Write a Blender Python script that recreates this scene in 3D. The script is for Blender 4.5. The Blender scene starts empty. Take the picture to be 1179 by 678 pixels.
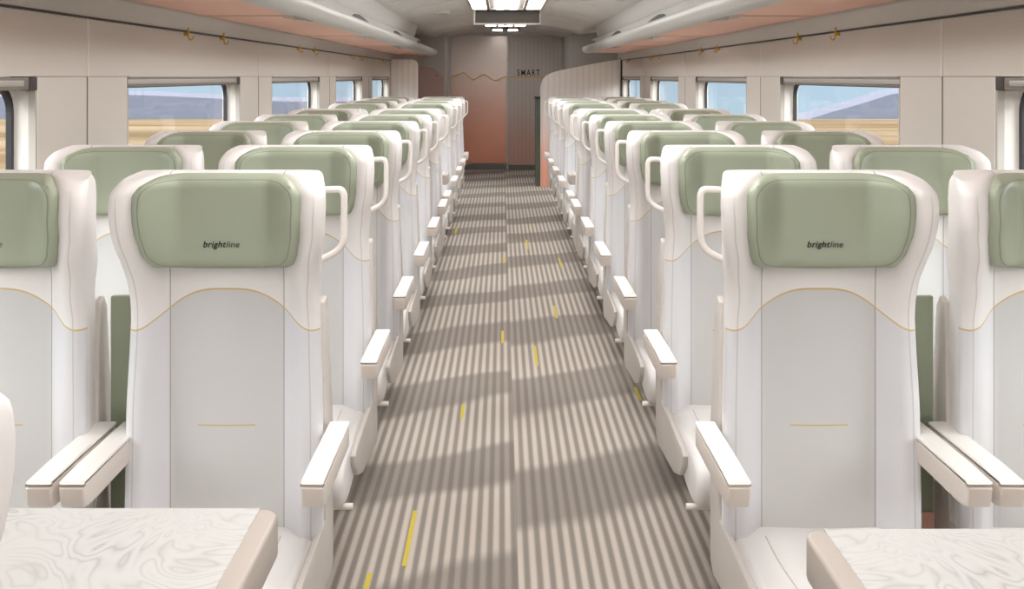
import bpy, bmesh, math, random
from mathutils import Vector, Matrix
random.seed(7)
PI = math.pi
sc = bpy.context.scene
COL = sc.collection
H = 1.42            # eye height
CX = -0.045         # camera x (aisle centre is x = 0)
FPX = 1200.0
P = 0.84            # seat pitch
D0 = 2.262          # depth of the first row

# ------------------------------------------------------------------ helpers
def smooth(a, b, x):
    t = max(0.0, min(1.0, (x - a) / (b - a)))
    return t * t * (3 - 2 * t)

def lerp(a, b, t): return a + (b - a) * t

def interp(pts, x):
    if x <= pts[0][0]: return pts[0][1]
    for (x0, y0), (x1, y1) in zip(pts, pts[1:]):
        if x <= x1:
            t = (x - x0) / (x1 - x0)
            t = t * t * (3 - 2 * t) * 0.5 + t * 0.5
            return y0 + (y1 - y0) * t
    return pts[-1][1]

class MB:
    """collects vertices and faces of one mesh"""
    def __init__(s): s.v = []; s.f = []; s.m = []; s.uv = {}
    def add(s, vs, fs, mi=0):
        b = len(s.v); s.v += [tuple(v) for v in vs]
        for f in fs: s.f.append(tuple(b + i for i in f)); s.m.append(mi)
        return b
    def box(s, x0, x1, y0, y1, z0, z1, mi=0):
        vs = [(x, y, z) for z in (z0, z1) for y in (y0, y1) for x in (x0, x1)]
        s.add(vs, [(0, 2, 3, 1), (4, 5, 7, 6), (0, 1, 5, 4), (2, 6, 7, 3), (0, 4, 6, 2), (1, 3, 7, 5)], mi)
    def quad(s, a, b, c, d, mi=0): s.add([a, b, c, d], [(0, 1, 2, 3)], mi)
    def prism_x(s, prof, x0, x1, mi=0):          # profile of (y, z) swept along x
        n = len(prof)
        vs = [(x0, y, z) for y, z in prof] + [(x1, y, z) for y, z in prof]
        fs = [tuple(range(n)), tuple(range(2 * n - 1, n - 1, -1))]
        fs += [(i, n + i, n + (i + 1) % n, (i + 1) % n) for i in range(n)]
        s.add(vs, fs, mi)
    def prism_y(s, prof, y0, y1, mi=0, caps=True):          # profile of (x, z) swept along y
        n = len(prof)
        vs = [(x, y0, z) for x, z in prof] + [(x, y1, z) for x, z in prof]
        fs = [(i, n + i, n + (i + 1) % n, (i + 1) % n) for i in range(n)]
        if caps: fs += [tuple(range(n)), tuple(range(2 * n - 1, n - 1, -1))]
        s.add(vs, fs, mi)
    def prism_z(s, prof, z0, z1, mi=0):
        n = len(prof)
        vs = [(x, y, z0) for x, y in prof] + [(x, y, z1) for x, y in prof]
        fs = [tuple(range(n)), tuple(range(2 * n - 1, n - 1, -1))]
        fs += [(i, n + i, n + (i + 1) % n, (i + 1) % n) for i in range(n)]
        s.add(vs, fs, mi)
    def tube(s, path, ra, rb=None, n=10, mi=0, up=(0, 1, 0), closed=False):
        """oval tube: ra across in the path's plane, rb along up"""
        rb = rb or ra; up = Vector(up); P_ = [Vector(p) for p in path]; N = len(P_); base = len(s.v)
        for i, p in enumerate(P_):
            a = P_[(i - 1) % N] if (closed or i > 0) else p
            b = P_[(i + 1) % N] if (closed or i < N - 1) else p
            t = (b - a).normalized(); side = t.cross(up).normalized()
            for k in range(n):
                an = 2 * PI * k / n
                s.v.append(tuple(p + side * (math.cos(an) * ra) + up * (math.sin(an) * rb)))
        M = N if closed else N - 1
        for i in range(M):
            for k in range(n):
                a = base + i * n; b = base + ((i + 1) % N) * n
                s.f.append((a + k, a + (k + 1) % n, b + (k + 1) % n, b + k)); s.m.append(mi)
        if not closed:
            s.f.append(tuple(base + k for k in range(n - 1, -1, -1))); s.m.append(mi)
            s.f.append(tuple(base + (N - 1) * n + k for k in range(n))); s.m.append(mi)
    def sweep_pillow(s, prof, w, r, xc=0.0, k=5, mi=0):
        """closed (y, z) profile swept across x with rounded ends: a cushion"""
        n = len(prof); cy = sum(p[0] for p in prof) / n; cz = sum(p[1] for p in prof) / n
        st = []
        for i in range(k + 1):
            a = PI / 2 * i / k; st.append((-w + r - r * math.cos(a), r * (1 - math.sin(a))))
        st = st + [(-x, ins) for x, ins in reversed(st)]
        nrm = []
        for i in range(n):
            a = prof[i - 1]; b = prof[(i + 1) % n]
            dx, dz = b[0] - a[0], b[1] - a[1]; L = math.hypot(dx, dz) or 1
            nx, nz = dz / L, -dx / L
            if nx * (prof[i][0] - cy) + nz * (prof[i][1] - cz) < 0: nx, nz = -nx, -nz
            nrm.append((nx, nz))
        vs = []
        for x, ins in st:
            for (y, z), (ny, nz) in zip(prof, nrm): vs.append((xc + x, y - ny * ins, z - nz * ins))
        fs = []
        for j in range(len(st) - 1):
            for i in range(n):
                a = j * n; b = a + n
                fs.append((a + i, b + i, b + (i + 1) % n, a + (i + 1) % n))
        fs += [tuple(range(n)), tuple((len(st) - 1) * n + i for i in range(n - 1, -1, -1))]
        s.add(vs, fs, mi)
    def build(s, name, mats, parent=None, smooth_angle=None, kind=None, bevel=0, loc=None):
        me = bpy.data.meshes.new(name)
        me.from_pydata(s.v, [], s.f)
        mats = mats if isinstance(mats, (list, tuple)) else [mats]
        for m in mats: me.materials.append(m)
        for p, mi in zip(me.polygons, s.m): p.material_index = mi
        if s.uv:
            lay = me.uv_layers.new(name='UVMap')
            for lp in me.loops: lay.data[lp.index].uv = s.uv.get(lp.vertex_index, (0, 0))
        bm = bmesh.new(); bm.from_mesh(me)
        bmesh.ops.recalc_face_normals(bm, faces=bm.faces)
        if bevel:
            es = [e for e in bm.edges if len(e.link_faces) == 2 and e.calc_face_angle(0) > 0.6]
            bmesh.ops.bevel(bm, geom=es, offset=bevel, segments=3, profile=0.5, affect='EDGES', clamp_overlap=True)
            bmesh.ops.recalc_face_normals(bm, faces=bm.faces)
        bm.to_mesh(me); bm.free()
        if smooth_angle is not None or bevel:
            ang = smooth_angle if smooth_angle is not None else 0.7
            for p in me.polygons: p.use_smooth = True
            bm = bmesh.new(); bm.from_mesh(me)
            for e in bm.edges:
                e.smooth = not (len(e.link_faces) == 2 and e.calc_face_angle(0) > ang)
            bm.to_mesh(me); bm.free()
        o = bpy.data.objects.new(name, me); COL.objects.link(o)
        if parent: o.parent = parent
        if loc: o.location = loc
        if kind: o['kind'] = kind
        return o

def empty(name, loc=(0, 0, 0), rz=0.0):
    o = bpy.data.objects.new(name, None); COL.objects.link(o)
    o.location = loc; o.rotation_euler = (0, 0, rz); o.empty_display_size = 0.1
    return o

def tag(o, label=None, cat=None, group=None, kind=None):
    if label: o['label'] = label
    if cat: o['category'] = cat
    if group: o['group'] = group
    if kind: o['kind'] = kind
    return o

def copy_tree(o, parent=None):
    c = o.copy(); COL.objects.link(c); c.parent = parent
    for ch in list(o.children): copy_tree(ch, c)
    return c

def catmull(pts, n=6, closed=False):
    out = []; N = len(pts)
    rng = range(N if closed else N - 1)
    for i in rng:
        g = lambda j: pts[j % N] if closed else pts[max(0, min(N - 1, j))]
        p0, p1, p2, p3 = g(i - 1), g(i), g(i + 1), g(i + 2)
        for k in range(n):
            t = k / n
            out.append(tuple(0.5 * (2 * b + (c - a) * t + (2 * a - 5 * b + 4 * c - d) * t * t + (3 * b - a - 3 * c + d) * t ** 3)
                             for a, b, c, d in zip(p0, p1, p2, p3)))
    if not closed: out.append(tuple(pts[-1]))
    return out

def srgb(r, g, b):
    f = lambda c: (c / 255 / 12.92) if c / 255 <= 0.04045 else ((c / 255 + 0.055) / 1.055) ** 2.4
    return (f(r), f(g), f(b), 1)

# ------------------------------------------------------------------ materials
class NT:
    def __init__(s, mat):
        s.t = mat.node_tree; s.n = s.t.nodes; s.b = s.n.get('Principled BSDF')
    def node(s, typ, **kw):
        n = s.n.new(typ)
        for k, v in kw.items(): setattr(n, k, v)
        return n
    def link(s, a, b): s.t.links.new(a, b)
    def math(s, op, a, b=None, c=None):
        n = s.n.new('ShaderNodeMath'); n.operation = op
        for i, v in enumerate((a, b, c)):
            if v is None: continue
            if isinstance(v, (int, float)): n.inputs[i].default_value = v
            else: s.link(v, n.inputs[i])
        return n.outputs[0]
    def mix(s, fac, a, b):
        n = s.n.new('ShaderNodeMix'); n.data_type = 'RGBA'
        for sock, v in ((n.inputs[0], fac), (n.inputs[6], a), (n.inputs[7], b)):
            if isinstance(v, (int, float)): sock.default_value = v
            elif isinstance(v, tuple): sock.default_value = v
            else: s.link(v, sock)
        return n.outputs[2]
    def ss(s, x, a, b):      # smoothstep
        n = s.n.new('ShaderNodeMapRange'); n.interpolation_type = 'SMOOTHSTEP'
        s.link(x, n.inputs[0]) if not isinstance(x, (int, float)) else None
        for i, v in ((1, a), (2, b)):
            if isinstance(v, (int, float)): n.inputs[i].default_value = v
            else: s.link(v, n.inputs[i])
        return n.outputs[0]
    def xyz(s, which='Object'):
        tc = s.n.new('ShaderNodeTexCoord'); sp = s.n.new('ShaderNodeSeparateXYZ')
        s.link(tc.outputs[which], sp.inputs[0]); return tc.outputs[which], sp.outputs
    def noise(s, vec, scale, detail=3, rough=0.5, sc3=None):
        if sc3:
            m = s.n.new('ShaderNodeMapping'); m.inputs['Scale'].default_value = sc3
            s.link(vec, m.inputs[0]); vec = m.outputs[0]
        n = s.n.new('ShaderNodeTexNoise'); s.link(vec, n.inputs['Vector'])
        n.inputs['Scale'].default_value = scale; n.inputs['Detail'].default_value = detail
        n.inputs['Roughness'].default_value = rough
        return n.outputs['Fac']
    def bump(s, h, strength=0.2, dist=0.002):
        n = s.n.new('ShaderNodeBump'); n.inputs['Strength'].default_value = strength
        n.inputs['Distance'].default_value = dist; s.link(h, n.inputs['Height'])
        s.link(n.outputs[0], s.b.inputs['Normal'])

def mat(name, col, rough=0.5, metal=0.0, grain=None, spec=0.5, vary=0.0, emit=None):
    m = bpy.data.materials.new(name); m.use_nodes = True; t = NT(m)
    t.b.inputs['Base Color'].default_value = col
    t.b.inputs['Roughness'].default_value = rough
    t.b.inputs['Metallic'].default_value = metal
    t.b.inputs['Specular IOR Level'].default_value = spec
    if grain or vary:
        v, _ = t.xyz()
        sc_, st = grain or (200, 0.05)
        nz = t.noise(v, sc_)
        t.bump(nz, st, 0.001)
        if vary:
            nz2 = t.noise(v, 3.0)
            dark = tuple(c * (1 - vary) for c in col[:3]) + (1,)
            t.link(t.mix(nz2, dark, col), t.b.inputs['Base Color'])
    if emit:
        t.b.inputs['Emission Color'].default_value = emit[0]
        t.b.inputs['Emission Strength'].default_value = emit[1]
    return m

M = {}
M['wall'] = mat('wall_panel_paint', srgb(208, 202, 195), 0.45, grain=(60, 0.03), vary=0.03)
M['ceiling'] = mat('ceiling_panel_paint', srgb(228, 227, 225), 0.5, vary=0.03, grain=(50, 0.02))
M['rack'] = mat('rack_painted_metal', srgb(184, 184, 181), 0.4, metal=0.0, vary=0.03)
M['cornice'] = mat('cornice_grey', srgb(182, 177, 172), 0.4, vary=0.04)
M['peach'] = mat('peach_underside_panel', srgb(222, 172, 152), 0.5, vary=0.04)
M['dark'] = mat('dark_rubber', srgb(62, 58, 56), 0.6)
M['black'] = mat('window_gasket_black', srgb(40, 40, 44), 0.5)
M['gap'] = mat('panel_gap_shadow_gap', srgb(120, 112, 105), 0.7)
M['white'] = mat('white_reveal_panel', srgb(238, 234, 230), 0.4)
M['pearl'] = mat('pearl_white_plastic', srgb(236, 231, 226), 0.22, spec=0.7)
M['shell'] = mat('greige_seat_shell', srgb(200, 194, 188), 0.42, grain=(300, 0.05))
M['armbody'] = mat('armrest_greige_plastic', srgb(214, 204, 196), 0.4, grain=(300, 0.04))
M['pad'] = mat('armrest_white_pad', srgb(240, 237, 234), 0.35, grain=(250, 0.05))
M['chrome'] = mat('polished_metal', srgb(215, 212, 208), 0.2, metal=0.9)
M['gold'] = mat('brushed_gold', srgb(214, 172, 70), 0.35, metal=0.35)
M['goldprint'] = mat('gold_print', srgb(216, 180, 98), 0.5)
M['ink'] = mat('black_lettering', srgb(28, 26, 25), 0.6)
M['ink2'] = mat('charcoal_lettering', srgb(60, 58, 54), 0.6)
M['silver'] = mat('satin_aluminium', srgb(190, 186, 182), 0.35, metal=0.6)
M['yellow'] = mat('yellow_carpet_inlay', srgb(206, 186, 74), 0.9)
M['screen'] = mat('switched_off_display_glass', srgb(58, 53, 48), 0.45, spec=0.15)
M['green_hard'] = mat('sage_green_laminate', srgb(158, 168, 146), 0.5, vary=0.05)
M['cab_green'] = mat('dark_sage_cabinet', srgb(92, 102, 88), 0.5, vary=0.05)
M['cush'] = mat('white_seat_leather', srgb(228, 226, 225), 0.45, grain=(220, 0.06))
M['tableedge'] = mat('taupe_table_edge', srgb(180, 170, 162), 0.5, grain=(400, 0.08))
M['baseboard'] = mat('grey_kick_plate', srgb(120, 116, 112), 0.35, metal=0.5)
LIGHT = 9.3
M['lamp'] = mat('light_diffuser', (1, 0.97, 0.93, 1), 0.5, emit=((1, 0.975, 0.955, 1), LIGHT))
M['lamp2'] = mat('textured_light_diffuser', (1, 0.97, 0.93, 1), 0.5, emit=((1, 0.975, 0.955, 1), LIGHT * 0.8))

def m_upholstery():
    m = bpy.data.materials.new('two_tone_seat_upholstery'); m.use_nodes = True; t = NT(m)
    v, o = t.xyz(); x, y, z = o[0], o[1], o[2]
    uvn = t.node('ShaderNodeUVMap'); uvn.uv_map = 'UVMap'
    sp = t.node('ShaderNodeSeparateXYZ'); t.link(uvn.outputs[0], sp.inputs[0]); U = sp.outputs[0]   # 1 at the outer seam
    ax = t.math('ABSOLUTE', x)
    front = t.math('LESS_THAN', U, 1.6)
    # gold arc z = za(x)
    u = t.math('POWER', t.math('MINIMUM', t.math('DIVIDE', ax, 0.19), 1.0), 1.6)
    za = t.math('SUBTRACT', 0.962, t.math('MULTIPLY', t.ss(u, 0.0, 1.0), 0.084))
    below = t.math('LESS_THAN', z, za)
    inner = t.math('LESS_THAN', ax, 0.123)
    white = srgb(234, 231, 230); grey = srgb(206, 206, 206); strip = srgb(217, 217, 221)
    col = t.mix(t.math('MULTIPLY', below, front), white, t.mix(inner, strip, grey))
    # seams
    def line(d, w): return t.math('MULTIPLY', t.math('LESS_THAN', t.math('ABSOLUTE', d), w), front)
    s1 = line(t.math('SUBTRACT', ax, 0.123), 0.0011)
    s2 = line(t.math('SUBTRACT', U, 1.0), 0.012)
    seam = t.math('MAXIMUM', s1, t.math('MULTIPLY', s2, t.math('MULTIPLY', 0.4, t.ss(z, 1.20, 1.12))))
    col = t.mix(t.math('MULTIPLY', seam, 0.65), col, srgb(118, 114, 112))
    arc = line(t.math('SUBTRACT', z, za), 0.0019)
    dash = t.math('MULTIPLY', t.math('MULTIPLY', t.math('LESS_THAN', t.math('ABSOLUTE', t.math('SUBTRACT', z, 0.667)), 0.0016),
                                     t.math('LESS_THAN', ax, 0.062)), front)
    gold = t.math('MAXIMUM', arc, dash)
    col = t.mix(t.math('MULTIPLY', gold, 0.85), col, srgb(206, 176, 104))
    t.link(col, t.b.inputs['Base Color'])
    nz = t.noise(v, 260, 3)
    h = t.math('SUBTRACT', t.math('MULTIPLY', nz, 0.15), t.math('SUBTRACT', seam, gold))
    t.bump(h, 0.35, 0.002)
    t.b.inputs['Roughness'].default_value = 0.5
    return m
M['uph'] = m_upholstery()

def m_headrest():
    m = bpy.data.materials.new('sage_green_leather'); m.use_nodes = True; t = NT(m)
    v, o = t.xyz()
    uvn = t.node('ShaderNodeUVMap'); uvn.uv_map = 'UVMap'
    sp = t.node('ShaderNodeSeparateXYZ'); t.link(uvn.outputs[0], sp.inputs[0])
    d = t.math('SUBTRACT', sp.outputs[0], 0.9)
    seam = t.math('LESS_THAN', t.math('ABSOLUTE', d), 0.009)
    base = t.mix(t.noise(v, 9, 2), srgb(160, 169, 148), srgb(168, 177, 157))
    t.link(t.mix(t.math('MULTIPLY', seam, 0.45), base, srgb(84, 92, 74)), t.b.inputs['Base Color'])
    t.bump(t.math('SUBTRACT', t.math('MULTIPLY', t.noise(v, 230, 3), 0.2), seam), 0.35, 0.002)
    t.b.inputs['Roughness'].default_value = 0.42
    return m
M['green'] = m_headrest()

def m_carpet():
    m = bpy.data.materials.new('striped_carpet'); m.use_nodes = True; t = NT(m)
    v, o = t.xyz(); x, y = o[0], o[1]
    right = t.math('GREATER_THAN', x, 0.0)
    # woven lengthwise ribs
    st = t.math('SINE', t.math('MULTIPLY', x, 2 * PI / 0.036))
    st = t.ss(st, -0.9, 0.9)
    # broad slanted lighter and muted bands across the two carpet widths, offset at the seam
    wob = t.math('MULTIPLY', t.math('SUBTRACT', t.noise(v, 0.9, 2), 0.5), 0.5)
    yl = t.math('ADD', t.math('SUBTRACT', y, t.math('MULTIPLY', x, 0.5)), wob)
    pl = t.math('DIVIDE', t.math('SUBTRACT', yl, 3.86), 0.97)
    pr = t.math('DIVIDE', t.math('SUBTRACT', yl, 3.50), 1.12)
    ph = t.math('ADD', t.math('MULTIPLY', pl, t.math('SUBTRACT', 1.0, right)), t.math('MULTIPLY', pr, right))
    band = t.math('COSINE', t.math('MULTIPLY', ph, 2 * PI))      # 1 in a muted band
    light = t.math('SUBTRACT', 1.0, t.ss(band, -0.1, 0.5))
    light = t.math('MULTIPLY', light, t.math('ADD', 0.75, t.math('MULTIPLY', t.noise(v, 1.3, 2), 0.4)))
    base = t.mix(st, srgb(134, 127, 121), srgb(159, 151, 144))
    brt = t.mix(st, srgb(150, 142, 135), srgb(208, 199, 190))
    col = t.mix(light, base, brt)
    g = t.noise(v, 420, 3, 0.7)
    col = t.mix(t.math('MULTIPLY', t.ss(g, 0.35, 0.65), 0.16), col, srgb(96, 88, 82))
    seam = t.math('LESS_THAN', t.math('ABSOLUTE', t.math('SUBTRACT', x, 0.0)), 0.002)
    col = t.mix(t.math('MULTIPLY', seam, 0.3), col, srgb(120, 110, 102))
    t.link(col, t.b.inputs['Base Color'])
    t.b.inputs['Roughness'].default_value = 0.95; t.b.inputs['Specular IOR Level'].default_value = 0.15
    t.bump(t.math('ADD', g, t.math('MULTIPLY', st, 0.8)), 0.5, 0.003)
    return m
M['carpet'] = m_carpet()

def m_marble():
    m = bpy.data.materials.new('white_marble_laminate'); m.use_nodes = True; t = NT(m)
    v, o = t.xyz()
    mp = t.node('ShaderNodeMapping'); mp.inputs['Rotation'].default_value = (0, 0, 0.5); t.link(v, mp.inputs[0])
    n1 = t.node('ShaderNodeTexNoise'); n1.inputs['Scale'].default_value = 4.0; n1.inputs['Detail'].default_value = 2
    n1.inputs['Distortion'].default_value = 2.2; t.link(mp.outputs[0], n1.inputs['Vector'])
    w = t.math('SINE', t.math('MULTIPLY', n1.outputs['Fac'], 44.0))
    l1 = t.math('POWER', t.math('ABSOLUTE', w), 0.45)
    n2 = t.noise(mp.outputs[0], 2.4, 3)
    vein = t.math('MULTIPLY', t.math('SUBTRACT', 1.0, l1), t.ss(n2, 0.35, 0.62))
    col = t.mix(vein, srgb(206, 205, 204), srgb(158, 155, 153))
    t.link(col, t.b.inputs['Base Color']); t.b.inputs['Roughness'].default_value = 0.3
    return m
M['marble'] = m_marble()

def m_ribbed(name, top, bottom, z0, z1, period, rough=0.4, metal=0.0, ribs=0.09):
    """printed vertical rib pattern with the brand's blend from grey-white to salmon by height"""
    m = bpy.data.materials.new(name); m.use_nodes = True; t = NT(m)
    v, o = t.xyz(); x, z = o[0], o[2]
    g = t.ss(z, z0, z1)
    col = t.mix(g, bottom, top)
    if ribs:
        s = t.math('SINE', t.math('MULTIPLY', x, 2 * PI / period))
        r = t.math('MULTIPLY', t.ss(s, 0.2, 0.95), ribs)
        col = t.mix(r, col, srgb(90, 80, 75))
        t.bump(s, 0.25, 0.004)
    t.link(col, t.b.inputs['Base Color'])
    t.b.inputs['Roughness'].default_value = rough; t.b.inputs['Metallic'].default_value = metal
    return m
M['partition'] = m_ribbed('ribbed_partition_film', srgb(234, 228, 224), srgb(236, 170, 148), 0.1, 1.15, 0.075)
M['endpanel'] = m_ribbed('ribbed_end_wall_film', srgb(206, 198, 192), srgb(206, 164, 148), 0.2, 1.3, 0.06)
M['door'] = m_ribbed('copper_door_film', srgb(196, 184, 178), srgb(226, 158, 134), 0.2, 1.8, 0.1, rough=0.22, metal=0.6, ribs=0)
M['pinkwall'] = mat('muted_rose_panel', srgb(176, 148, 140), 0.35, vary=0.05)

def m_blind():
    m = bpy.data.materials.new('blind_fabric_aluminium'); m.use_nodes = True; t = NT(m)
    v, o = t.xyz()
    n = t.noise(v, 40, 4, 0.7, sc3=(1, 0.25, 6))
    t.link(t.mix(n, srgb(92, 84, 77), srgb(150, 140, 132)), t.b.inputs['Base Color'])
    t.b.inputs['Roughness'].default_value = 0.5
    return m
M['blind'] = m_blind()

def m_glass():
    m = bpy.data.materials.new('tinted_window_glass'); m.use_nodes = True; t = NT(m)
    t.n.remove(t.b)
    tr = t.node('ShaderNodeBsdfTransparent'); tr.inputs[0].default_value = (0.95, 0.97, 0.97, 1)
    gl = t.node('ShaderNodeBsdfGlossy'); gl.inputs['Roughness'].default_value = 0.02
    fr = t.node('ShaderNodeFresnel'); fr.inputs[0].default_value = 1.12
    mx = t.node('ShaderNodeMixShader'); ge = t.node('ShaderNodeNewGeometry')
    t.link(t.math('MULTIPLY', fr.outputs[0], t.math('SUBTRACT', 1.0, ge.outputs['Backfacing'])), mx.inputs[0])
    t.link(tr.outputs[0], mx.inputs[1]); t.link(gl.outputs[0], mx.inputs[2])
    t.link(mx.outputs[0], t.n['Material Output'].inputs[0])
    return m
M['glass'] = m_glass()

def m_desert():
    m = bpy.data.materials.new('desert_ground'); m.use_nodes = True; t = NT(m)
    v, o = t.xyz()
    n = t.noise(v, 0.2, 4, 0.6, sc3=(0.12, 1.0, 1.0))
    n2 = t.noise(v, 0.05, 3, 0.6, sc3=(0.15, 1.0, 1.0))
    a = t.mix(t.ss(n, 0.35, 0.65), srgb(76, 62, 47), srgb(100, 88, 74))
    t.link(t.mix(t.ss(n2, 0.45, 0.7), a, srgb(60, 51, 36)), t.b.inputs['Base Color'])
    t.b.inputs['Roughness'].default_value = 1.0; t.b.inputs['Specular IOR Level'].default_value = 0
    return m
M['desert'] = m_desert()
M['hill'] = mat('hazy_blue_hillside', srgb(84, 86, 97), 1.0, spec=0)

# ------------------------------------------------------------------ seat parts
def w_of(z):
    return interp([(0.44, .211), (0.70, .209), (0.86, .204), (0.95, .201), (1.02, .209), (1.09, .223), (1.15, .226), (1.19, .225), (1.214, .219)], z)
def fwd(z):      # how far the wings reach forward
    return interp([(0.44, .055), (0.7, .050), (0.9, .038), (0.98, .055), (1.06, .095), (1.12, .110), (1.19, .105), (1.214, .09)], z)
def front_y(x, z):
    ax = abs(x); b = fwd(z)
    hd = smooth(0.98, 1.08, z)
    x0 = lerp(0.118, 0.085, hd); x1 = lerp(0.175, 0.200, hd)
    base = -0.012 * smooth(0.2, 0.0, ax) * (1 - hd)
    return base - b * smooth(x0, x1, ax)

ZT = 1.214
def make_backrest(root):
    mb = MB(); rows = []
    zs = [0.40 + i * (1.17 - 0.40) / 34 for i in range(35)]
    rtop = ZT - 1.17
    tops = [(1.17 + rtop * math.sin(a), rtop * (1 - math.cos(a))) for a in [PI / 2 * i / 7 for i in range(1, 8)]]
    stations = [(z, 0.0) for z in zs] + tops
    K = 22
    for z, ins in stations:
        w = w_of(z); b = fwd(z); half = []
        xs = w - 0.020          # outer seam position
        for i in range(K + 1):
            x = xs * i / K
            half.append((x, front_y(x, z), i / K))
        yf = front_y(xs, z)
        # rounded edge to side then back
        back = lerp(0.085, 0.075, smooth(1.0, 1.2, z))
        wb = w - 0.012 - 0.018 * smooth(1.0, 1.1, z)
        for k in range(1, 6):
            a = PI / 2 * k / 5
            half.append((xs + 0.020 * math.sin(a), yf + 0.022 * (1 - math.cos(a)), 1 + k * 0.08))
        n_side = 5
        for k in range(1, n_side + 1):
            tt = k / n_side
            half.append((lerp(w, wb, smooth(0, 1, tt)), lerp(yf + 0.022, back - 0.02, tt), 2.0))
        half.append((wb - 0.008, back - 0.005, 2.0)); half.append((wb - 0.03, back, 2.0)); half.append((0.06, back, 2.0))
        # round over the top: inset toward mid-thickness
        out = []
        ym = 0.03
        for x, y, u in half:
            f = ins / rtop if rtop else 0
            yy = y
            if ins:
                lim = min(0.036, abs(y - ym) * 0.95)
                d = math.copysign(lim * f, ym - y)
                yy = y + d
            drop = 0.016 * smooth(0.12, 0.23, x) * smooth(1.12, 1.2, z) * smooth(0.02, -0.1, y)
            out.append((x * (1 - 0.035 * f), yy, z - drop, u))
        rows.append(out)
    n = len(rows[0])
    ring = []
    for out in rows:
        r = [(-x, y, z, u) for x, y, z, u in reversed(out[1:])] + out
        r.append((-out[-1][0], out[-1][1], out[-1][2], 2.0)) if False else None
        ring.append(r)
    L = len(ring[0])
    for r in ring:
        for x, y, z, u in r:
            mb.uv[len(mb.v)] = (u, 0); mb.v.append((x, y, z))
    for j in range(len(ring) - 1):
        for i in range(L):
            a = j * L; b = a + L; i2 = (i + 1) % L
            mb.f.append((a + i, a + i2, b + i2, b + i)); mb.m.append(0)
    # top cap: strip between mirrored points front/back is narrow; fan across
    t = (len(ring) - 1) * L
    h = L // 2
    for i in range(h):
        a, b = t + i, t + i + 1
        c, d = t + (L - 1 - i), t + (L - 2 - i)
    # simple cap by pairing x-ordered front and back points
    cap = tuple(t + i for i in range(L)); mb.f.append(cap); mb.m.append(0)
    mb.f.append(tuple(range(L - 1, -1, -1))); mb.m.append(0)
    o = mb.build('backrest', M['uph'], root, smooth_angle=0.9)
    return o

def make_headrest(root):
    mb = MB(); NU, NV = 34, 22
    z0, z1 = 1.005, 1.2105
    hw = lambda z: interp([(1.005, .143), (1.02, .156), (1.05, .166), (1.09, .174), (1.15, .177), (1.18, .176), (1.198, .169), (1.2105, .152)], z)
    for j in range(NV + 1):
        v = -1 + 2 * j / NV
        z = lerp(z0, z1, (v + 1) / 2)
        for i in range(NU + 1):
            u = -1 + 2 * i / NU
            x = u * hw(z)
            e = (abs(u) ** 8 + abs(v) ** 8) ** 0.125
            edge = math.sqrt(max(0.0, 1 - min(1, max(abs(u), abs(v))) ** 16))
            zz = min(z, 1.17); b0 = front_y(x, zz)
            t_ = max(0.0, min(1.0, (abs(x) - 0.094) / 0.085))
            g_ = 0.45 * t_ * t_ * (3 - 2 * t_) + 0.55 * (1 - (1 - t_) ** 2)
            pad = min(-0.052 - (fwd(zz) - 0.040) * g_, b0 - 0.009)
            y = lerp(b0 - 0.002, pad, edge)
            y += 0.0035 * smooth(0.87, 0.93, e)          # piped border a little lower than the pad
            drop = 0.014 * smooth(0.12, 0.2, abs(x)) * smooth(1.12, 1.2, z) + 0.008 * abs(u) ** 9 * max(0, v) ** 5
            drop -= 0.010 * abs(u) ** 9 * max(0, -v) ** 5
            mb.uv[len(mb.v)] = (min(e, 1.2), 0); mb.v.append((x, y, z - drop))
    W = NU + 1
    for j in range(NV):
        for i in range(NU):
            a = j * W + i; mb.f.append((a, a + 1, a + 1 + W, a + W)); mb.m.append(0)
    # rim going back into the seat
    edge_idx = [i for i in range(W)] + [j * W + NU for j in range(1, NV + 1)] + [NV * W + i for i in range(NU - 1, -1, -1)] + [j * W for j in range(NV - 1, 0, -1)]
    b = len(mb.v)
    for k in edge_idx:
        x, y, z = mb.v[k]; mb.uv[len(mb.v)] = (1.2, 0); mb.v.append((x * 0.96, y + 0.03, lerp(z, 1.1, 0.03)))
    n = len(edge_idx)
    for i in range(n):
        mb.f.append((edge_idx[i], edge_idx[(i + 1) % n], b + (i + 1) % n, b + i)); mb.m.append(0)
    return mb.build('headrest', M['green'], root, smooth_angle=1.0)

def text_mesh(name, body, size, mtl, shear=0.0, offset=0.0, extrude=0.0006, spacing=1.0, sx=1.0):
    cu = bpy.data.curves.new(name + '_curve', 'FONT'); cu.body = body; cu.size = size
    cu.shear = shear; cu.offset = offset; cu.extrude = extrude; cu.space_character = spacing
    cu.align_x = 'LEFT'; cu.fill_mode = 'BOTH'
    tmp = bpy.data.objects.new(name + '_tmp', cu); COL.objects.link(tmp)
    bpy.context.view_layer.update()
    me = bpy.data.meshes.new_from_object(tmp.evaluated_get(bpy.context.evaluated_depsgraph_get()))
    COL.objects.unlink(tmp); bpy.data.objects.remove(tmp); bpy.data.curves.remove(cu)
    me.materials.clear(); me.materials.append(mtl); me.name = name
    xs = [v.co.x for v in me.vertices]
    for v in me.vertices: v.co.x *= sx
    return me, min(xs) * sx, max(xs) * sx

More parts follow.
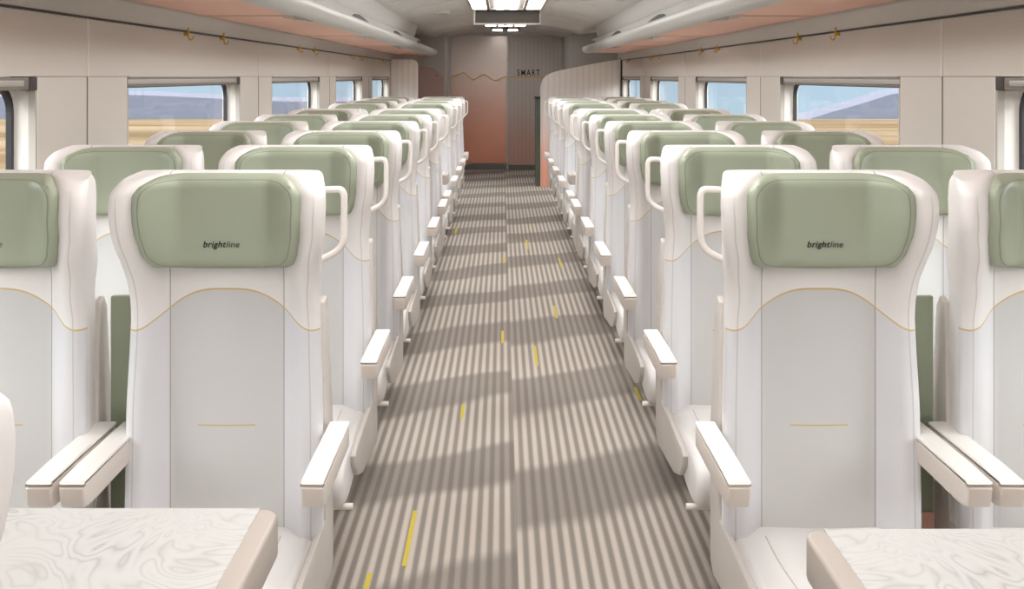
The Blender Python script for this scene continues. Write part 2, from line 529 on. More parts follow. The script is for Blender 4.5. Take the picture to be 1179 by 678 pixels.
# logo mesh: heavy 'bright' and light 'line' on one line
def make_logo():
    a, a0, a1 = text_mesh('logo_bold', 'bright', 0.0265, M['ink'], shear=0.22, offset=0.00032, spacing=1.06)
    b, b0, b1 = text_mesh('logo_light', 'line', 0.0265, M['ink2'], shear=0.22, offset=-0.00005, spacing=1.04)
    tot = (a1 - a0) + 0.0012 + (b1 - b0)
    bm = bmesh.new(); me = bpy.data.meshes.new('logo')
    for src, off, mi in ((a, -tot / 2 - a0, 0), (b, -tot / 2 + (a1 - a0) + 0.0012 - b0, 1)):
        n0 = len(bm.verts); nf = len(bm.faces)
        bm.from_mesh(src); bm.verts.ensure_lookup_table(); bm.faces.ensure_lookup_table()
        for v in bm.verts[n0:]: v.co.x += off
        for f in bm.faces[nf:]: f.material_index = mi
    s = 0.0765 / tot
    for v in bm.verts:
        x, y, z = v.co * s
        v.co = Vector((x, -z, y))          # stand upright facing -y
    bm.to_mesh(me); bm.free(); me.materials.append(M['ink']); me.materials.append(M['ink2'])
    return me
LOGO = make_logo()

def make_armrest(root, xc, w, inner=False):
    prof = [(-0.285, 0.646), (-0.292, 0.640), (-0.290, 0.622), (-0.284, 0.603), (-0.264, 0.597), (-0.22, 0.597),
            (-0.10, 0.599), (0.045, 0.600), (0.045, 0.646)]
    mb = MB(); mb.sweep_pillow(prof, w / 2, 0.005, xc=xc, k=3)
    a = mb.build('armrest', M['armbody'], root, smooth_angle=0.6)
    mb = MB()
    prof = [(-0.288, 0.6475), (-0.284, 0.653), (-0.20, 0.6565), (0.045, 0.6565), (0.047, 0.6475)]
    mb.sweep_pillow(prof, w / 2 + 0.0008, 0.004, xc=xc, k=3)
    mb.build('armrest_pad', M['pad'], a, smooth_angle=0.6)
    mb = MB(); mb.box(xc - w / 2 - 0.001, xc + w / 2 + 0.001, -0.2905, -0.284, 0.6445, 0.6475)
    mb.build('trim_strip', M['chrome'], a)
    return a

def make_seat(side, aisle):
    """side: -1 the aisle lies towards local -x, +1 towards +x"""
    root = empty('train_seat')
    make_backrest(root)
    h = make_headrest(root)
    lo = bpy.data.objects.new('logo', LOGO); COL.objects.link(lo); lo.parent = h
    lo.location = (0, -0.0532, 1.058)
    # cushion
    prof = catmull([(0.03, 0.440), (-0.15, 0.438), (-0.33, 0.452), (-0.43, 0.455), (-0.485, 0.435), (-0.505, 0.395), (-0.49, 0.350),
                    (-0.45, 0.325), (-0.38, 0.320), (-0.2, 0.345), (0.03, 0.36)], 4, closed=True)
    mb = MB(); mb.sweep_pillow(prof, 0.1975, 0.022, k=5)
    cu = mb.build('seat_cushion', M['cush'], root, smooth_angle=0.8)
    # piping seams on the cushion
    for sx in (-0.125, 0.125):
        mb = MB(); pth = [(sx, y, z + 0.0006) for y, z in prof[2:18]]
        mb.tube(pth, 0.0014, 0.0012, n=6, up=(0, 0, 1)); mb.build('piping', M['shell'], cu, smooth_angle=0.8)
    # hard shell: back plate and two sides that run on under the cushion
    for s in (-1, 1):
        mb = MB()
        prof = [(0.095, 0.925), (0.07, 0.915), (0.050, 0.80), (0.030, 0.55), (0.012, 0.452), (-0.345, 0.437), (-0.372, 0.425), (-0.362, 0.395),
                (-0.31, 0.352), (-0.22, 0.325), (-0.05, 0.312), (0.08, 0.30), (0.112, 0.32), (0.118, 0.6), (0.112, 0.9)]
        mb.prism_x(prof, s * 0.197, s * 0.211)
        mb.v = [(x - s * 0.012 * smooth(0.62, 0.93, z), y, z) for x, y, z in mb.v]
        mb.build('side_panel', M['shell'], root, bevel=0.003)
    mb = MB(); prof = [(0.092, 0.42), (0.092, 1.15), (0.105, 1.15), (0.118, 0.9), (0.122, 0.42)]
    mb.prism_x(prof, -0.165, 0.165); mb.build('back_shell', M['shell'], root, bevel=0.004)
    mb = MB(); q = lambda a, b: (min(-side * a, -side * b), max(-side * a, -side * b))
    mb.box(*q(-0.10, 0.18), -0.30, 0.06, 0.29, 0.345); mb.box(*q(0.06, 0.13), -0.24, 0.02, 0.02, 0.29)
    mb.box(*q(0.03, 0.16), -0.26, 0.04, 0.0, 0.02); mb.build('pedestal', M['cornice'], root, bevel=0.006)
    make_armrest(root, side * (0.2355 if aisle else 0.2205), 0.043 if aisle else 0.048)
    make_armrest(root, -side * 0.2195, 0.048)
    if aisle:
        s = side
        pts = [(0.190, 1.167), (0.222, 1.169), (0.236, 1.168), (0.2425, 1.160), (0.244, 1.145), (0.244, 1.10), (0.243, 1.065), (0.238, 1.045), (0.222, 1.028), (0.190, 1.012)]
        pth = catmull([(s * x, 0.055, z) for x, z in pts], 5)
        mb = MB(); mb.tube(pth, 0.0078, 0.010, n=12); mb.build('grab_handle', M['pearl'], root, smooth_angle=1.0)
        mb = MB(); mb.tube([(s * 0.12, -0.43, 0.318), (s * 0.213, -0.43, 0.318)], 0.0085, 0.0085, n=12, up=(0, 0, 1))
        mb.box(s * 0.165 - 0.006, s * 0.165 + 0.006, -0.436, -0.424, 0.318, 0.335)
        mb.build('recline_lever', M['pearl'], root, smooth_angle=0.8)
        # green panel closing the gap to the window seat
        mb = MB(); mb.box(-s * 0.213, -s * 0.287, 0.085, 0.103, 0.44, 0.925)
        dv = mb.build('divider_panel', M['green_hard'], root, bevel=0.003)
        mb = MB(); mb.box(-s * 0.213, -s * 0.287, 0.08, 0.098, 0.2, 0.44)
        mb.build('lower_divider', M['peach'], dv, bevel=0.003)
    return root

protos = {(s, a): make_seat(s, a) for s in (-1, 1) for a in (True, False)}
used = set()
ORD = ['first', 'second', 'third', 'fourth', 'fifth', 'sixth', 'seventh', 'eighth', 'ninth', 'tenth']
XA, XW = 0.640, 1.143
rows = [D0 + P * k for k in range(6)] + [D0 + P * (6.83 + k) for k in range(4)]
def put(side, aisle, x, y, rz, label, group):
    k = (side, aisle)
    o = protos[k] if k not in used else copy_tree(protos[k])
    used.add(k); o.location = (x, y, 0); o.rotation_euler = (0, 0, rz)
    tag(o, label, 'seat', group)
for k, y in enumerate(rows):
    for sx, nm in ((-1, 'left'), (1, 'right')):
        where = 'first row' if k == 0 else ORD[k] + ' row'
        put(-sx, True, sx * XA, y, 0,
            ('white aisle seat with black logo on sage headrest, behind the %s marble table' % nm) if k == 0 else
            'white aisle seat with grab handle, %s from the front, %s of the aisle' % (where, nm),
            'aisle seats facing the camera')
        put(-sx, False, sx * XW, y, 0,
            'white window seat with sage headrest, %s from the front, by the %s windows' % (where, nm), 'window seats facing the camera')
# seats of the far table bay, turned the other way
BAY = rows[5] + 0.285
for sx, nm in ((-1, 'left'), (1, 'right')):
    put(sx, True, sx * XA, BAY, PI, 'aisle seat facing away at the far table, back to back with sixth row, %s side' % nm, 'seats facing away from the camera')
    put(sx, False, sx * XW, BAY, PI, 'window seat facing away at the far table, back to back with sixth row, %s side' % nm, 'seats facing away from the camera')
put(-1, True, -XA, 0.70, PI, 'seat facing away at the left picture edge, only its headrest wing in view', 'seats facing away from the camera')

# ------------------------------------------------------------------ tables
def make_table():
    root = empty('marble_table')        # faces: aisle edge at local x = 0, runs to +x
    r = 0.045
    def outline(x0, x1, y0, y1, r):
        pts = []
        for cx, cy, a0 in ((x0 + r, y1 - r, 90), (x0 + r, y0 + r, 180)):
            for k in range(7):
                a = math.radians(a0 + 90 * k / 6); pts.append((cx + r * math.cos(a), cy + r * math.sin(a)))
        pts += [(x1, y0), (x1, y1)]
        return pts
    mb = MB(); mb.prism_z(outline(0.0, 0.985, -0.62, 0.0, 0.03), 0.672, 0.7385)
    mb.build('edge_band', M['tableedge'], root, bevel=0.007)
    mb = MB(); mb.prism_z([(0.033, -0.617), (0.985, -0.617), (0.985, -0.003), (0.033, -0.003)], 0.70, 0.7400)
    mb.build('table_top', M['marble'], root)
    mb = MB(); mb.box(0.42, 0.50, -0.35, -0.27, 0.02, 0.675); mb.box(0.30, 0.62, -0.45, -0.17, 0.0, 0.02)
    mb.build('pedestal', M['silver'], root, bevel=0.006)
    return root
tp = make_table()
tp.location = (-0.393, 1.645, 0); tp.scale = (-1, 1, 1)
tag(tp, 'white marble table with taupe edge at the lower left, under the logo seat', 'table', 'marble tables')
def put_table(sx, x, y, lab):
    t = copy_tree(tp); t.location = (x, y, 0); t.scale = (sx, 1, 1); tag(t, lab, 'table', 'marble tables'); return t
put_table(1, 0.406, 1.570, 'white marble table with taupe edge at the lower right')
put_table(-1, -0.42, rows[6] - 0.56, 'marble table of the far bay, left of the aisle, mostly hidden by seats').scale = (-1, 0.4, 1)
put_table(1, 0.42, rows[6] - 0.56, 'marble table of the far bay, right of the aisle, mostly hidden by seats').scale = (1, 0.4, 1)

# ------------------------------------------------------------------ the shell of the carriage
YB, YE = -1.6, 15.9      # rear wall, end wall
WX = 1.5
mb = MB()
mb.box(-WX - .02, WX + .02, YB, YE + .02, -0.06, 0.0)
dashes = [((480, 466, 586), (463, 652, 0)), ((425, 660, 0), (419, 690, 0)), ((534, 466, 0), (531, 481, 0)), ((615, 398, 0), (619, 421, 0)),
          ((579, 381, 0), (578.5, 395, 0)), ((638, 352, 0), (641, 366, 0)), ((731, 446, 0), (738, 461, 0)), ((580, 296, 0), (580, 303, 0)),
          ((643, 297, 0), (647, 308, 0)), ((606, 276, 0), (608, 287, 0)), ((526, 262, 0), (524, 269, 0)), ((582, 209, 0), (582, 213, 0)),
          ((610, 262, 0), (611, 266, 0))]
segs = []
for a, b in dashes:
    ya, yb = a[1], b[1]
    if a[2]: ya = 588
    d1 = H * FPX / (ya - 88); d2 = H * FPX / (yb - 88)
    x1 = (a[0] - 578) * d1 / FPX + CX; x2 = (b[0] - 578) * d2 / FPX + CX
    segs.append(((x1 + x2) / 2, d2, d1))
for x, ya, yb in segs:
    mb.box(x - 0.007, x + 0.007, ya, yb, -0.001, 0.0012, 1)
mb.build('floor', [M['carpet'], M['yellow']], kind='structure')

# walls with five window openings
WIN = [(1.50 + 2.54 * k, 3.27 + 2.53 * k) for k in range(-1, 5)]
ZW0, ZW1, ZTOP = 0.80, 1.42, 1.635
DEP = 0.075
def wall(side, name):
    mb = MB(); x = side * WX; xo = side * (WX + 0.10)
    ys = [YB] + [v for w in WIN for v in w] + [YE]
    for i in range(0, len(ys), 2):
        mb.box(min(x, xo), max(x, xo), ys[i], ys[i + 1], 0.0, 2.2)
    for a, b in WIN:
        mb.box(min(x, xo), max(x, xo), a, b, 0.0, ZW0)
        mb.box(min(x, xo), max(x, xo), a, b, ZW1, 2.2)
    mb.build(name, M['wall'], kind='structure')
wall(-1, 'wall_left'); wall(1, 'wall_right')
def rrect(y0, y1, z0, z1, r, n=6):
    pts = []
    for cy, cz, a0 in ((y1 - r, z1 - r, 0), (y0 + r, z1 - r, 90), (y0 + r, z0 + r, 180), (y1 - r, z0 + r, 270)):
        for k in range(n + 1):
            a = math.radians(a0 + 90 * k / n); pts.append((cy + r * math.cos(a), cz + r * math.sin(a)))
    return pts
def ring_x(mb, outer, inner, x0, x1, mi=0):
    n = len(outer)
    vs = [(x0, *p) for p in outer] + [(x0, *p) for p in inner] + [(x1, *p) for p in outer] + [(x1, *p) for p in inner]
    fs = []
    for i in range(n):
        j = (i + 1) % n
        fs += [(i, j, n + j, n + i), (2 * n + i, 3 * n + i, 3 * n + j, 2 * n + j), (n + i, n + j, 3 * n + j, 3 * n + i), (i, 2 * n + i, 2 * n + j, j)]
    mb.add(vs, fs, mi)
wn = 0
for side in (-1, 1):
    for a, b in WIN:
        wn += 1
        r = empty('window_%d' % wn); r['kind'] = 'structure'
        xg = side * (WX + DEP)
        gy0, gy1, gz0, gz1 = a + 0.02, b - 0.014, 0.86, 1.386
        inner = rrect(gy0, gy1, gz0, gz1, 0.075)
        n = len(inner)
        def squared(pts):       # the same number of points pushed out to the opening
            out = []
            cy, cz = (a + b) / 2, (ZW0 + ZW1) / 2
            hy, hz = (b - a) / 2 - .001, (ZW1 - ZW0) / 2 - .001
            for i, (y, z) in enumerate(pts):
                k = i // 7; sy = 1 if k in (0, 3) else -1; sz = 1 if k in (0, 1) else -1
                out.append((cy + sy * hy, cz + sz * hz) if i % 7 == 3 else ((cy + sy * hy, z) if (i % 7 < 3) == (k in (0, 2)) else (y, cz + sz * hz)))
            return out
        mb = MB(); ring_x(mb, squared(inner), inner, xg, xg + side * 0.02)
        mb.build('reveal_panel', M['white'], r)
        mb = MB(); ring_x(mb, rrect(gy0 - .004, gy1 + .004, gz0 - .004, gz1 + .004, .079), rrect(gy0 + .014, gy1 - .014, gz0 + .014, gz1 - .013, .063), xg - side * 0.003, xg + side * 0.014)
        mb.build('window_frame', M['black'], r)
        mb = MB(); xx = xg + side * 0.007; mb.box(min(xx, xx + side * .004), max(xx, xx + side * .004), gy0 + .005, gy1 - .005, gz0 + .005, gz1 - .005)
        mb.build('pane', M['glass'], r)
        # white lining of the reveal (sides, sill, head)
        mb = MB(); xa = side * (WX + 0.0005); t_ = 0.004
        X0, X1 = min(xa, xg), max(xa, xg)
        mb.box(X0, X1, a, a + t_, ZW0, ZW1); mb.box(X0, X1, b - t_, b, ZW0, ZW1); mb.box(X0, X1, a, b, ZW0, ZW0 + t_)
        mb.build('reveal_lining', M['white'], r)
for side, nm in ((-1, 'left'), (1, 'right')):
    k = 0
    for a, b in WIN[1:]:
        k += 1
        r = empty('roller_blind', (side * WX, (a + b) / 2, ZW1))
        L = (b - a) / 2
        X = lambda u, v: (min(side * u, side * v), max(side * u, side * v))
        mb = MB(); mb.box(*X(0.004, 0.062), -L + .006, L - .006, -0.042, -0.002); mb.build('blind_housing', M['blind'], r, bevel=0.003)
        mb = MB(); mb.box(*X(0.002, 0.014), -L + .02, L - .09, -0.030, -0.012); mb.build('bottom_bar', M['silver'], r, bevel=0.002)
        for e in (-1, 1):
            mb = MB(); y0 = e * (L - 0.055); y1 = e * (L - 0.005)
            mb.box(*X(0.0, 0.064), min(y0, y1), max(y0, y1), -0.044, -0.001)
            if e > 0: mb.build('end_cap', M['dark'], r, bevel=0.003)
            mb = MB(); y0 = e * (L - 0.020); y1 = e * (L - 0.005)
            mb.box(*X(0.0, 0.022), min(y0, y1), max(y0, y1), -0.60, -0.044); mb.build('guide_rail', M['cornice'], r)
        tag(r, 'rolled-up grey blind over the %s window on the %s wall' % (ORD[k - 1], nm), 'window blind', 'roller blinds above the windows')

# panel joints on the walls
tn = 0
def trim(mb, m, bevel=0):
    global tn
    tn += 1
    return mb.build('trim_%d' % tn, m, kind='structure', bevel=bevel)
for side in (-1, 1):
    for k in range(-1, 5):
        yc = 3.655 + 2.57 * k
        if k == 4: continue
        mb = MB(); xa, xb = side * (WX - 0.0015), side * (WX + 0.004)
        mb.box(min(xa, xb), max(xa, xb), yc - 0.004, yc + 0.004, 0.0, ZW1); trim(mb, M['gap'])
        mb = MB(); xa = side * (WX - 0.004)
        mb.box(min(xa, xb), max(xa, xb), yc - 0.003, yc + 0.003, ZW1, ZTOP); trim(mb, M['white'])
        mb = MB(); xa = side * (WX - 0.0008)
        mb.box(min(xa, xb), max(xa, xb), yc - 0.43, yc + 0.42, ZW1 - 0.0015, ZW1 + 0.0008); trim(mb, M['gap'])

# cornice
for side in (-1, 1):
    prof = [(1.5, 1.628), (1.487, 1.628), (1.462, 1.70), (1.462, 1.712), (1.5, 1.712)]
    mb = MB(); mb.prism_y([(side * x, z) for x, z in prof], YB, 13.6 if side > 0 else 14.8); trim(mb, M['cornice'])
    mb = MB(); mb.prism_y([(side * x, z) for x, z in [(1.5, 1.622), (1.484, 1.622), (1.484, 1.629), (1.5, 1.629)]], YB, 13.5); trim(mb, M['dark'])

# luggage racks
for side, nm, yend in ((-1, 'left', 14.6), (1, 'right', 12.95)):
    r = empty('luggage_rack', (0, 0, 0))
    tag(r, 'overhead luggage rack with peach underside along the %s wall' % nm, 'luggage rack', 'overhead luggage racks')
    sx = lambda pr: [(side * x, z) for x, z in pr]
    mb = MB(); mb.prism_y(sx([(1.463, 1.7115), (1.01, 1.713), (1.01, 1.725), (1.463, 1.725)]), YB, yend); mb.build('underside_panel', M['peach'], r)
    lip = catmull([(0.985, 1.706), (0.960, 1.722), (0.948, 1.750), (0.952, 1.780), (0.966, 1.792), (0.985, 1.785), (1.03, 1.735), (1.06, 1.716), (1.03, 1.7075)], 4, closed=True)
    mb = MB(); mb.prism_y(sx(lip), YB, yend); mb.build('front_lip', M['rack'], r, smooth_angle=0.7)
    mb = MB(); mb.prism_y(sx([(0.985, 1.78), (1.008, 1.852), (1.02, 1.852), (1.0, 1.77)]), YB, min(yend, 12.2)); mb.build('upper_fascia', M['rack'], r)
    for k in range(-1, 4):
        y0 = (6.42 + 2.5 * k) ; L = 1.28
        if y0 + L > yend - .1: continue
        # dark humped plate painting the shade of an opening between lip and fascia
        hump = [(0, 1.780), (0.10, 1.794), (0.30, 1.824), (0.52, 1.833), (0.70, 1.826), (1.28, 1.779)]
        vs = []
        for off in (-0.004, 0.02):
            for dy, z in hump:
                xx = 0.985 + (z - 1.78) * 0.32 + off
                vs.append((side * xx, y0 + dy, z))
        n = len(hump)
        mb = MB(); mb.add(vs, [tuple(range(n)), tuple(range(2 * n - 1, n - 1, -1))] + [(i, n + i, n + (i + 1) % n, (i + 1) % n) for i in range(n)])
        mb.build('opening_shade', M['dark'], r)
    for k in range(-1, 4):
        y0 = 4.95 + 2.48 * k
        if y0 > yend - .6: continue
        mb = MB()
        prof = [(1.045, 1.7125), (1.045, 1.704), (1.075, 1.695), (1.10, 1.7125)]
        vs = [(side * 1.03, y0 - .02, 1.709), (side * 1.10, y0, 1.712), (side * 1.03, y0 + .55, 1.712), (side * 1.03, y0, 1.688), (side * 1.09, y0 + .02, 1.700), (side * 1.03, y0 + .5, 1.705)]
        mb.add(vs, [(0, 1, 2), (3, 5, 4), (0, 3, 4, 1), (1, 4, 5, 2), (2, 5, 3, 0)])
        mb.build('light_scoop', M['cornice'], r)
        mb = MB(); mb.box(*( (min(side*1.06, side*1.46), max(side*1.06, side*1.46)) ), y0 + .05, y0 + .056, 1.7100, 1.7122); mb.build('panel_joint', M['gap'], r)

# coat hooks
hk = None
for side, nm in ((-1, 'left'), (1, 'right')):
    cnt = 0
    for k in range(0, 4):
        for d in (4.77, 5.38):
            y = d + 2.62 * (k) ; cnt += 1
            if y > 12.9: continue
            if hk is None:
                mb = MB()
                pth = catmull([(-0.012, 0, 0.022), (-0.019, 0, 0.026), (-0.020, 0, 0.005), (-0.020, 0, -0.014), (-0.026, 0, -0.029), (-0.038, 0, -0.028), (-0.044, 0, -0.012)], 5)
                mb.tube(pth, 0.0036, 0.006, n=10)
                mb.box(-0.018, 0.001, -0.006, 0.006, -0.012, 0.008)
                hk = mb.build('coat_hook', M['gold'], smooth_angle=1.0); o = hk
            else:
                o = hk.copy(); COL.objects.link(o)
            o.location = (side * WX, y, 1.618); o.scale = (side, 1, 1)
            tag(o, 'small gold coat hook under the cornice, %s from the camera on the %s wall' % (ORD[cnt - 1], nm), 'coat hook', 'gold coat hooks')

# ceiling: arched centre, coved shoulders ending before the vestibule
arc = [(-1.00 + 2.0 * i / 24, 2.105 - 0.125 * abs(-1 + 2 * i / 24) ** 2.2) for i in range(25)]
mb = MB()
prof = arc + [(1.5, 2.05), (1.5, 2.25), (-1.5, 2.25), (-1.5, 2.05)]
mb.prism_y(prof, YB, YE); mb.build('ceiling', M['ceiling'], kind='structure', smooth_angle=0.4)
for side in (-1, 1):
    cove = catmull([(0.985, 2.02), (0.995, 1.965), (1.002, 1.92), (1.020, 1.865), (1.055, 1.838), (1.11, 1.845), (1.2, 1.9), (1.3, 2.04)], 5)
    cove = cove + [(1.3, 2.1), (0.985, 2.1)]
    mb = MB(); mb.prism_y([(side * x, z) for x, z in cove], YB, 11.5); trim(mb, M['ceiling']);
    o = bpy.data.objects['trim_%d' % tn]
    for p in o.data.polygons: p.use_smooth = len(p.vertices) == 4
    cap = catmull([(0.978, 2.0), (0.99, 1.95), (0.998, 1.91), (1.016, 1.858), (1.055, 1.830), (1.11, 1.838)], 4)
    cap2 = [(x + .012, z + .012) for x, z in reversed(cap)]
    mb = MB(); mb.prism_y([(side * x, z) for x, z in cap + cap2], 11.46, 11.53); trim(mb, M['white'])
    # bulkhead beyond the cove down to the rack
# white strips across the ceiling panel joints, painting their edge highlights
for k in range(14):
    y = 1.0 + 1.02 * k
    mb = MB(); a2 = [(x, z - 0.0005) for x, z in arc if 0.36 < abs(x) < 0.98]
    for s in (-1, 1):
        pts = [p for p in a2 if p[0] * s > 0]
        low = [(x, z - 0.006) for x, z in reversed(pts)]
        mb.prism_y(pts + low, y, y + 0.018)
    trim(mb, M['white'])

# ceiling lights
def zc(x): return 2.105 - 0.125 * abs(x) ** 2.2
first = None
lk = 0
for (ya, yb, w) in ((-1.4, 1.3, .35), (1.5, 4.2, .35), (4.4, 7.1, .35), (7.3, 10.25, .35), (12.6, 13.7, .28), (14.5, 15.1, .2)):
    lk += 1
    r = empty('ceiling_light', (0, ya, 0)); L = yb - ya
    mb = MB(); zb = 2.088
    for xa, xb in ((-w, -w + .02), (-w + .16, -w + .19), (w - .19, w - .16), (w - .02, w)):
        mb.box(xa, xb, 0, L, zb - .014, 2.12)
    mb.box(-w, w, 0, .02, zb - .014, 2.12); mb.box(-w, w, L - .02, L, zb - .014, 2.12)
    mb.build('frame', M['silver'], r)
    for xa, xb in ((-w + .02, -w + .16), (w - .16, w - .02)):
        mb = MB(); mb.box(xa, xb, .02, L - .02, zb - .004, zb); mb.build('diffuser', M['lamp2'], r)
    mb = MB(); mb.box(-w + .19, w - .19, .02, L - .02, zb + .004, zb + .008); mb.build('reflector', M['white'], r)
    for xc in (-.065, .065):
        mb = MB(); mb.box(xc - .038, xc + .038, .03, L - .03, zb - .010, zb + .002); mb.build('light_tube', M['lamp'], r, bevel=0.004)
    labs = ['long ceiling light above the facing seat, behind the camera', 'long ceiling light over the front tables', 'long ceiling light over the middle rows',
            'bright ceiling light panel ending just before the hanging sign', 'small ceiling light glimpsed below the hanging sign, near the end wall', 'short ceiling light in the vestibule by the copper door']
    tag(r, labs[lk - 1], 'ceiling light', 'ceiling lights along the aisle')

# hanging display
r = empty('information_display', (0.008, 10.33, 1.93))
mb = MB(); mb.box(-.335, .335, -.03, .03, 0.0, .165); mb.build('housing', M['silver'], r, bevel=.006)
mb = MB(); mb.box(-.318, .318, -.034, -.029, .018, .15); mb.build('screen', M['screen'], r)
mb = MB(); mb.box(-.20, -.16, -.015, .015, .165, .18); mb.build('bracket', M['silver'], r)
mb = MB(); mb.box(.16, .20, -.015, .015, .165, .18); mb.build('bracket', M['silver'], r)
tag(r, 'dark blank display hanging from the ceiling over the aisle', 'display')
# small round ceiling vents
for (x, y, nm) in ((-.62, 10.2, 'left of the hanging display'), (.62, 8.3, 'right of the ceiling light')):
    mb = MB(); n = 20
    mb.prism_z([(.07 * math.cos(2 * PI * i / n), .07 * math.sin(2 * PI * i / n)) for i in range(n)], -0.03, 0.0)
    mb.prism_z([(.045 * math.cos(2 * PI * i / n), .045 * math.sin(2 * PI * i / n)) for i in range(n)], -0.036, -0.03, 1)
    o = mb.build('ceiling_vent', [M['ceiling'], M['cornice']], smooth_angle=.6, loc=(x, y, zc(x) + .002)); tag(o, 'small round grey ceiling vent ' + nm, 'vent')

# ------------------------------------------------------------------ end wall, door and vestibule
def V(px, py, d): return ((px - 578) * d / FPX + CX, d, H - (py - 88) * d / FPX)
mb = MB(); mb.box(-1.5, 1.5, YE, YE + .12, 0, 2.2); mb.build('wall_end', M['cornice'], kind='structure')
mb = MB(); mb.box(-1.66, 1.66, YB - .1, YB, 0, 2.2); mb.build('wall_rear', M['wall'], kind='structure')
xl, xr = V(519, 0, YE)[0], V(583, 0, YE)[0]
door = empty('door_1'); door['kind'] = 'structure'
mb = MB(); mb.box(xl, xr, YE - .03, YE - .001, 0.10, 2.045); mb.build('door_leaf', M['door'], door)
mb = MB(); mb.box(xr + .002, xr + .028, YE - .05, YE - .001, 0.0, 2.06); mb.box(xl - .06, xl - .004, YE - .05, YE - .001, 0.0, 2.06)
mb.box(xl - .06, xr + .03, YE - .05, YE - .001, 2.045, 2.085); mb.build('door_frame', M['silver'], door)
mb = MB(); mb.box(xl, 1.45, YE - .045, YE - .002, 0.0, 0.075); mb.build('baseboard_end', M['baseboard'], kind='structure')
mb = MB(); mb.box(xr + .032, 1.45, YE - .03, YE - .001, 0.075, 2.07); mb.build('wall_end_panel', M['endpanel'], kind='structure')
wave = [(519, 88), (523, 87.5), (528, 86), (533, 84), (537, 86), (541, 90), (546, 92), (551, 89), (556, 86), (561, 88), (566, 91.5), (571, 93), (576, 91), (580, 89), (583, 89)]
def wave_mesh(pts, y):
    mb = MB(); q = catmull([(V(px, py, YE)[0], y, V(px, py, YE)[2]) for px, py in pts], 5)
    mb.tube(q, 0.009, 0.002, n=6); return mb
wave_mesh(wave, YE - .032).build('gold_wave', M['goldprint'], door, smooth_angle=1)
pn = bpy.data.objects['wall_end_panel']
wave_mesh([(585, 89), (600, 89), (620, 89), (640, 89)], YE - .032).build('gold_line', M['goldprint'], pn, smooth_angle=1)
me, a0, a1 = text_mesh('lettering', 'SMART', 0.1, M['ink'], offset=0.0012, extrude=0.002, spacing=1.35)
for v in me.vertices: v.co = Vector((v.co.x, -v.co.z, v.co.y))
sm = bpy.data.objects.new('lettering', me); COL.objects.link(sm); sm.parent = pn
zmax = max(v.co.z for v in me.vertices)
xa, _, zb = V(595.5, 87, YE); xb, _, zt = V(621.5, 80, YE)
sm.location = (xa, YE - .034, zb); sm.scale = ((xb - xa) / (a1 - a0), 1, (zt - zb) / zmax)
sm.location.x -= a0 * sm.scale.x
# header above the end wall
mb = MB(); mb.box(-1.2, 1.2, YE - .25, YE - .03, 2.05, 2.12); trim(mb, M['ceiling'])

# right-hand screen (ribbed) before the luggage tower
D = 13.4
prof_px = [(717, 68), (700, 70.5), (680, 74), (660, 78), (645, 81), (636, 83.5), (629, 87), (624.5, 92), (622.3, 100)]
pts = [(V(px, py, D)[0], V(px, py, D)[2]) for px, py in prof_px]
pts[0] = (1.495, pts[0][1])
pts += [(pts[-1][0], 0.0), (1.495, 0.0)]
mb = MB(); mb.prism_y(pts, D, D + .05)
o = mb.build('partition_screen', M['partition']); tag(o, 'ribbed white screen with sloping rounded top, salmon at the foot, right of the aisle', 'partition')
mb = MB(); mb.box(1.478, 1.499, D - .02, D + .06, 0.0, 1.66); trim(mb, M['dark'])
# left-hand screen
D2 = 13.55
x0 = V(481, 0, D2)[0]
pts = [(-1.495, 0), (x0, 0)] + [(x0 - .07 + .07 * math.cos(a), 1.60 - .0 + .0 + .09 * math.sin(a) - .05) for a in [PI / 2 * i / 6 for i in range(7)]] + [(-1.495, 1.645)]
mb = MB(); mb.prism_y(pts, D2, D2 + .05)
o = mb.build('partition_screen', M['partition']); tag(o, 'narrow ribbed white screen with one rounded corner beside the left windows', 'partition')
# luggage tower on the right, from floor to ceiling
mb = MB(); mb.box(0.885, 1.5, 13.95, YE - .04, 0, 2.2); o = mb.build('wall_return_right', M['cornice'], kind='structure')
mb = MB(); mb.box(-1.5, -0.86, 14.85, YE - .04, 0, 2.2); o = mb.build('wall_return_left', M['cornice'], kind='structure')
yl = 14.85
pp = [(483, 76), (492, 77), (500, 79), (506, 83), (511, 89)]
pts = [(V(px, py, yl)[0], V(px, py, yl)[2]) for px, py in pp]
mb = MB(); mb.prism_y([(pts[-1][0], 0.05), (-1.49, 0.05), (-1.49, pts[0][1])] + pts, yl - .02, yl - .001); trim(mb, M['pinkwall'])
mb = MB(); c = V(503, 87, yl)
mb.prism_y([(c[0] + .01 * math.cos(t_ * PI / 6), c[2] + .01 * math.sin(t_ * PI / 6)) for t_ in range(12)], yl - .03, yl - .018)
trim(mb, M['dark'])
# green cabinet behind the right screen
r = empty('green_cabinet', (0.407, 13.46, 0))
mb = MB(); mb.box(-.012, .38, 0.01, 0.46, 0.0, 1.13); mb.build('body', M['cab_green'], r, bevel=.004)
mb = MB(); mb.box(-.022, .39, 0.0, 0.48, 1.13, 1.155); mb.build('worktop', M['dark'], r, bevel=.003)
tag(r, 'dark sage cabinet edge showing beside the ribbed screen under the SMART lettering', 'cabinet')
for side, nm in ((-1, 'left'), (1, 'right')):
    mb = MB(); xa, xb = side * (WX - .02), side * WX
    mb.box(min(xa, xb), max(xa, xb), YB, 13.3, 0, .09); mb.build('baseboard_' + nm, M['baseboard'], kind='structure')

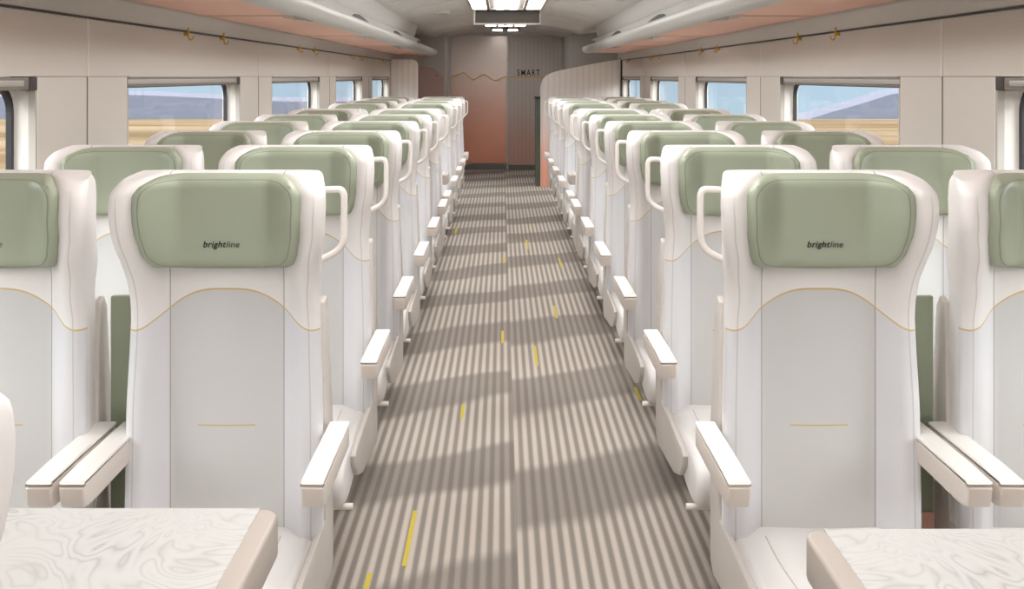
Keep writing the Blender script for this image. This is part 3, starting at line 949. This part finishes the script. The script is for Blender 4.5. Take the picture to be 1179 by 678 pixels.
# ------------------------------------------------------------------ outside
mb = MB(); mb.box(-400, -1.9, -300, 100, -2.9, -2.68); mb.box(1.9, 400, -300, 100, -2.9, -2.68)
mb.build('desert_ground', M['desert'], kind='structure')
mb = MB(); N = 60
xs = [-260 + 520 * i / N for i in range(N + 1)]
def ridge(x):
    n = 2.0 * math.sin(x * .05 + 1) + 1.2 * math.sin(x * .021)
    if x < -20: return -3.4 + 0.5 * n
    return interp([(-20, -4.5), (70, -12), (88, -10.5), (100, -6.5), (118, -2.0), (150, -3), (260, -2)], x) + .25 * n
vs = []
for x in xs: vs += [(x, 300, -20), (x, 302, ridge(x) - 1.0), (x, 312, ridge(x)), (x, 420, -20)]
fs = []
for i in range(N):
    for k in range(3): fs.append((4 * i + k, 4 * i + 4 + k, 4 * i + 5 + k, 4 * i + 1 + k))
mb.add(vs, fs); mb.build('hills', M['hill'], kind='structure', smooth_angle=1)

# ------------------------------------------------------------------ world, sun, camera
wd = bpy.data.worlds.new('sky'); sc.world = wd; wd.use_nodes = True
nt = wd.node_tree; bg = nt.nodes['Background']
tc = nt.nodes.new('ShaderNodeTexCoord'); sp = nt.nodes.new('ShaderNodeSeparateXYZ'); nt.links.new(tc.outputs['Generated'], sp.inputs[0])
cr = nt.nodes.new('ShaderNodeValToRGB'); nt.links.new(sp.outputs[2], cr.inputs[0])
e = cr.color_ramp.elements
e[0].position = 0.0; e[0].color = srgb(160, 180, 196)
e[1].position = 0.35; e[1].color = (1.0, 0.98, 0.95, 1)
st = nt.nodes.new('ShaderNodeMapRange'); nt.links.new(sp.outputs[2], st.inputs[0])
st.inputs[1].default_value = 0.01; st.inputs[2].default_value = 0.3; st.inputs[3].default_value = 1.65; st.inputs[4].default_value = 9.0
nt.links.new(cr.outputs[0], bg.inputs[0]); nt.links.new(st.outputs[0], bg.inputs[1])

cam = bpy.data.cameras.new('camera'); co = bpy.data.objects.new('camera', cam); COL.objects.link(co)
co.location = (CX, 0, H); co.rotation_euler = (PI / 2, 0, 0)
cam.sensor_width = 36; cam.lens = 36 * FPX / 1179
cam.shift_x = 11.5 / 1179; cam.shift_y = -251 / 1179; cam.clip_start = 0.02; cam.clip_end = 2000
sc.camera = co
sc.view_settings.view_transform = 'Standard'; sc.view_settings.look = 'None'
sc.view_settings.gamma = 1; sc.view_settings.use_curve_mapping = False
sc.view_settings.exposure = 0.0
try:
    sc.cycles.use_denoising = True; sc.cycles.denoiser = 'OPENIMAGEDENOISE'
    sc.cycles.max_bounces = 10; sc.cycles.diffuse_bounces = 6; sc.cycles.transparent_max_bounces = 12
    sc.cycles.sample_clamp_indirect = 6
except Exception: pass
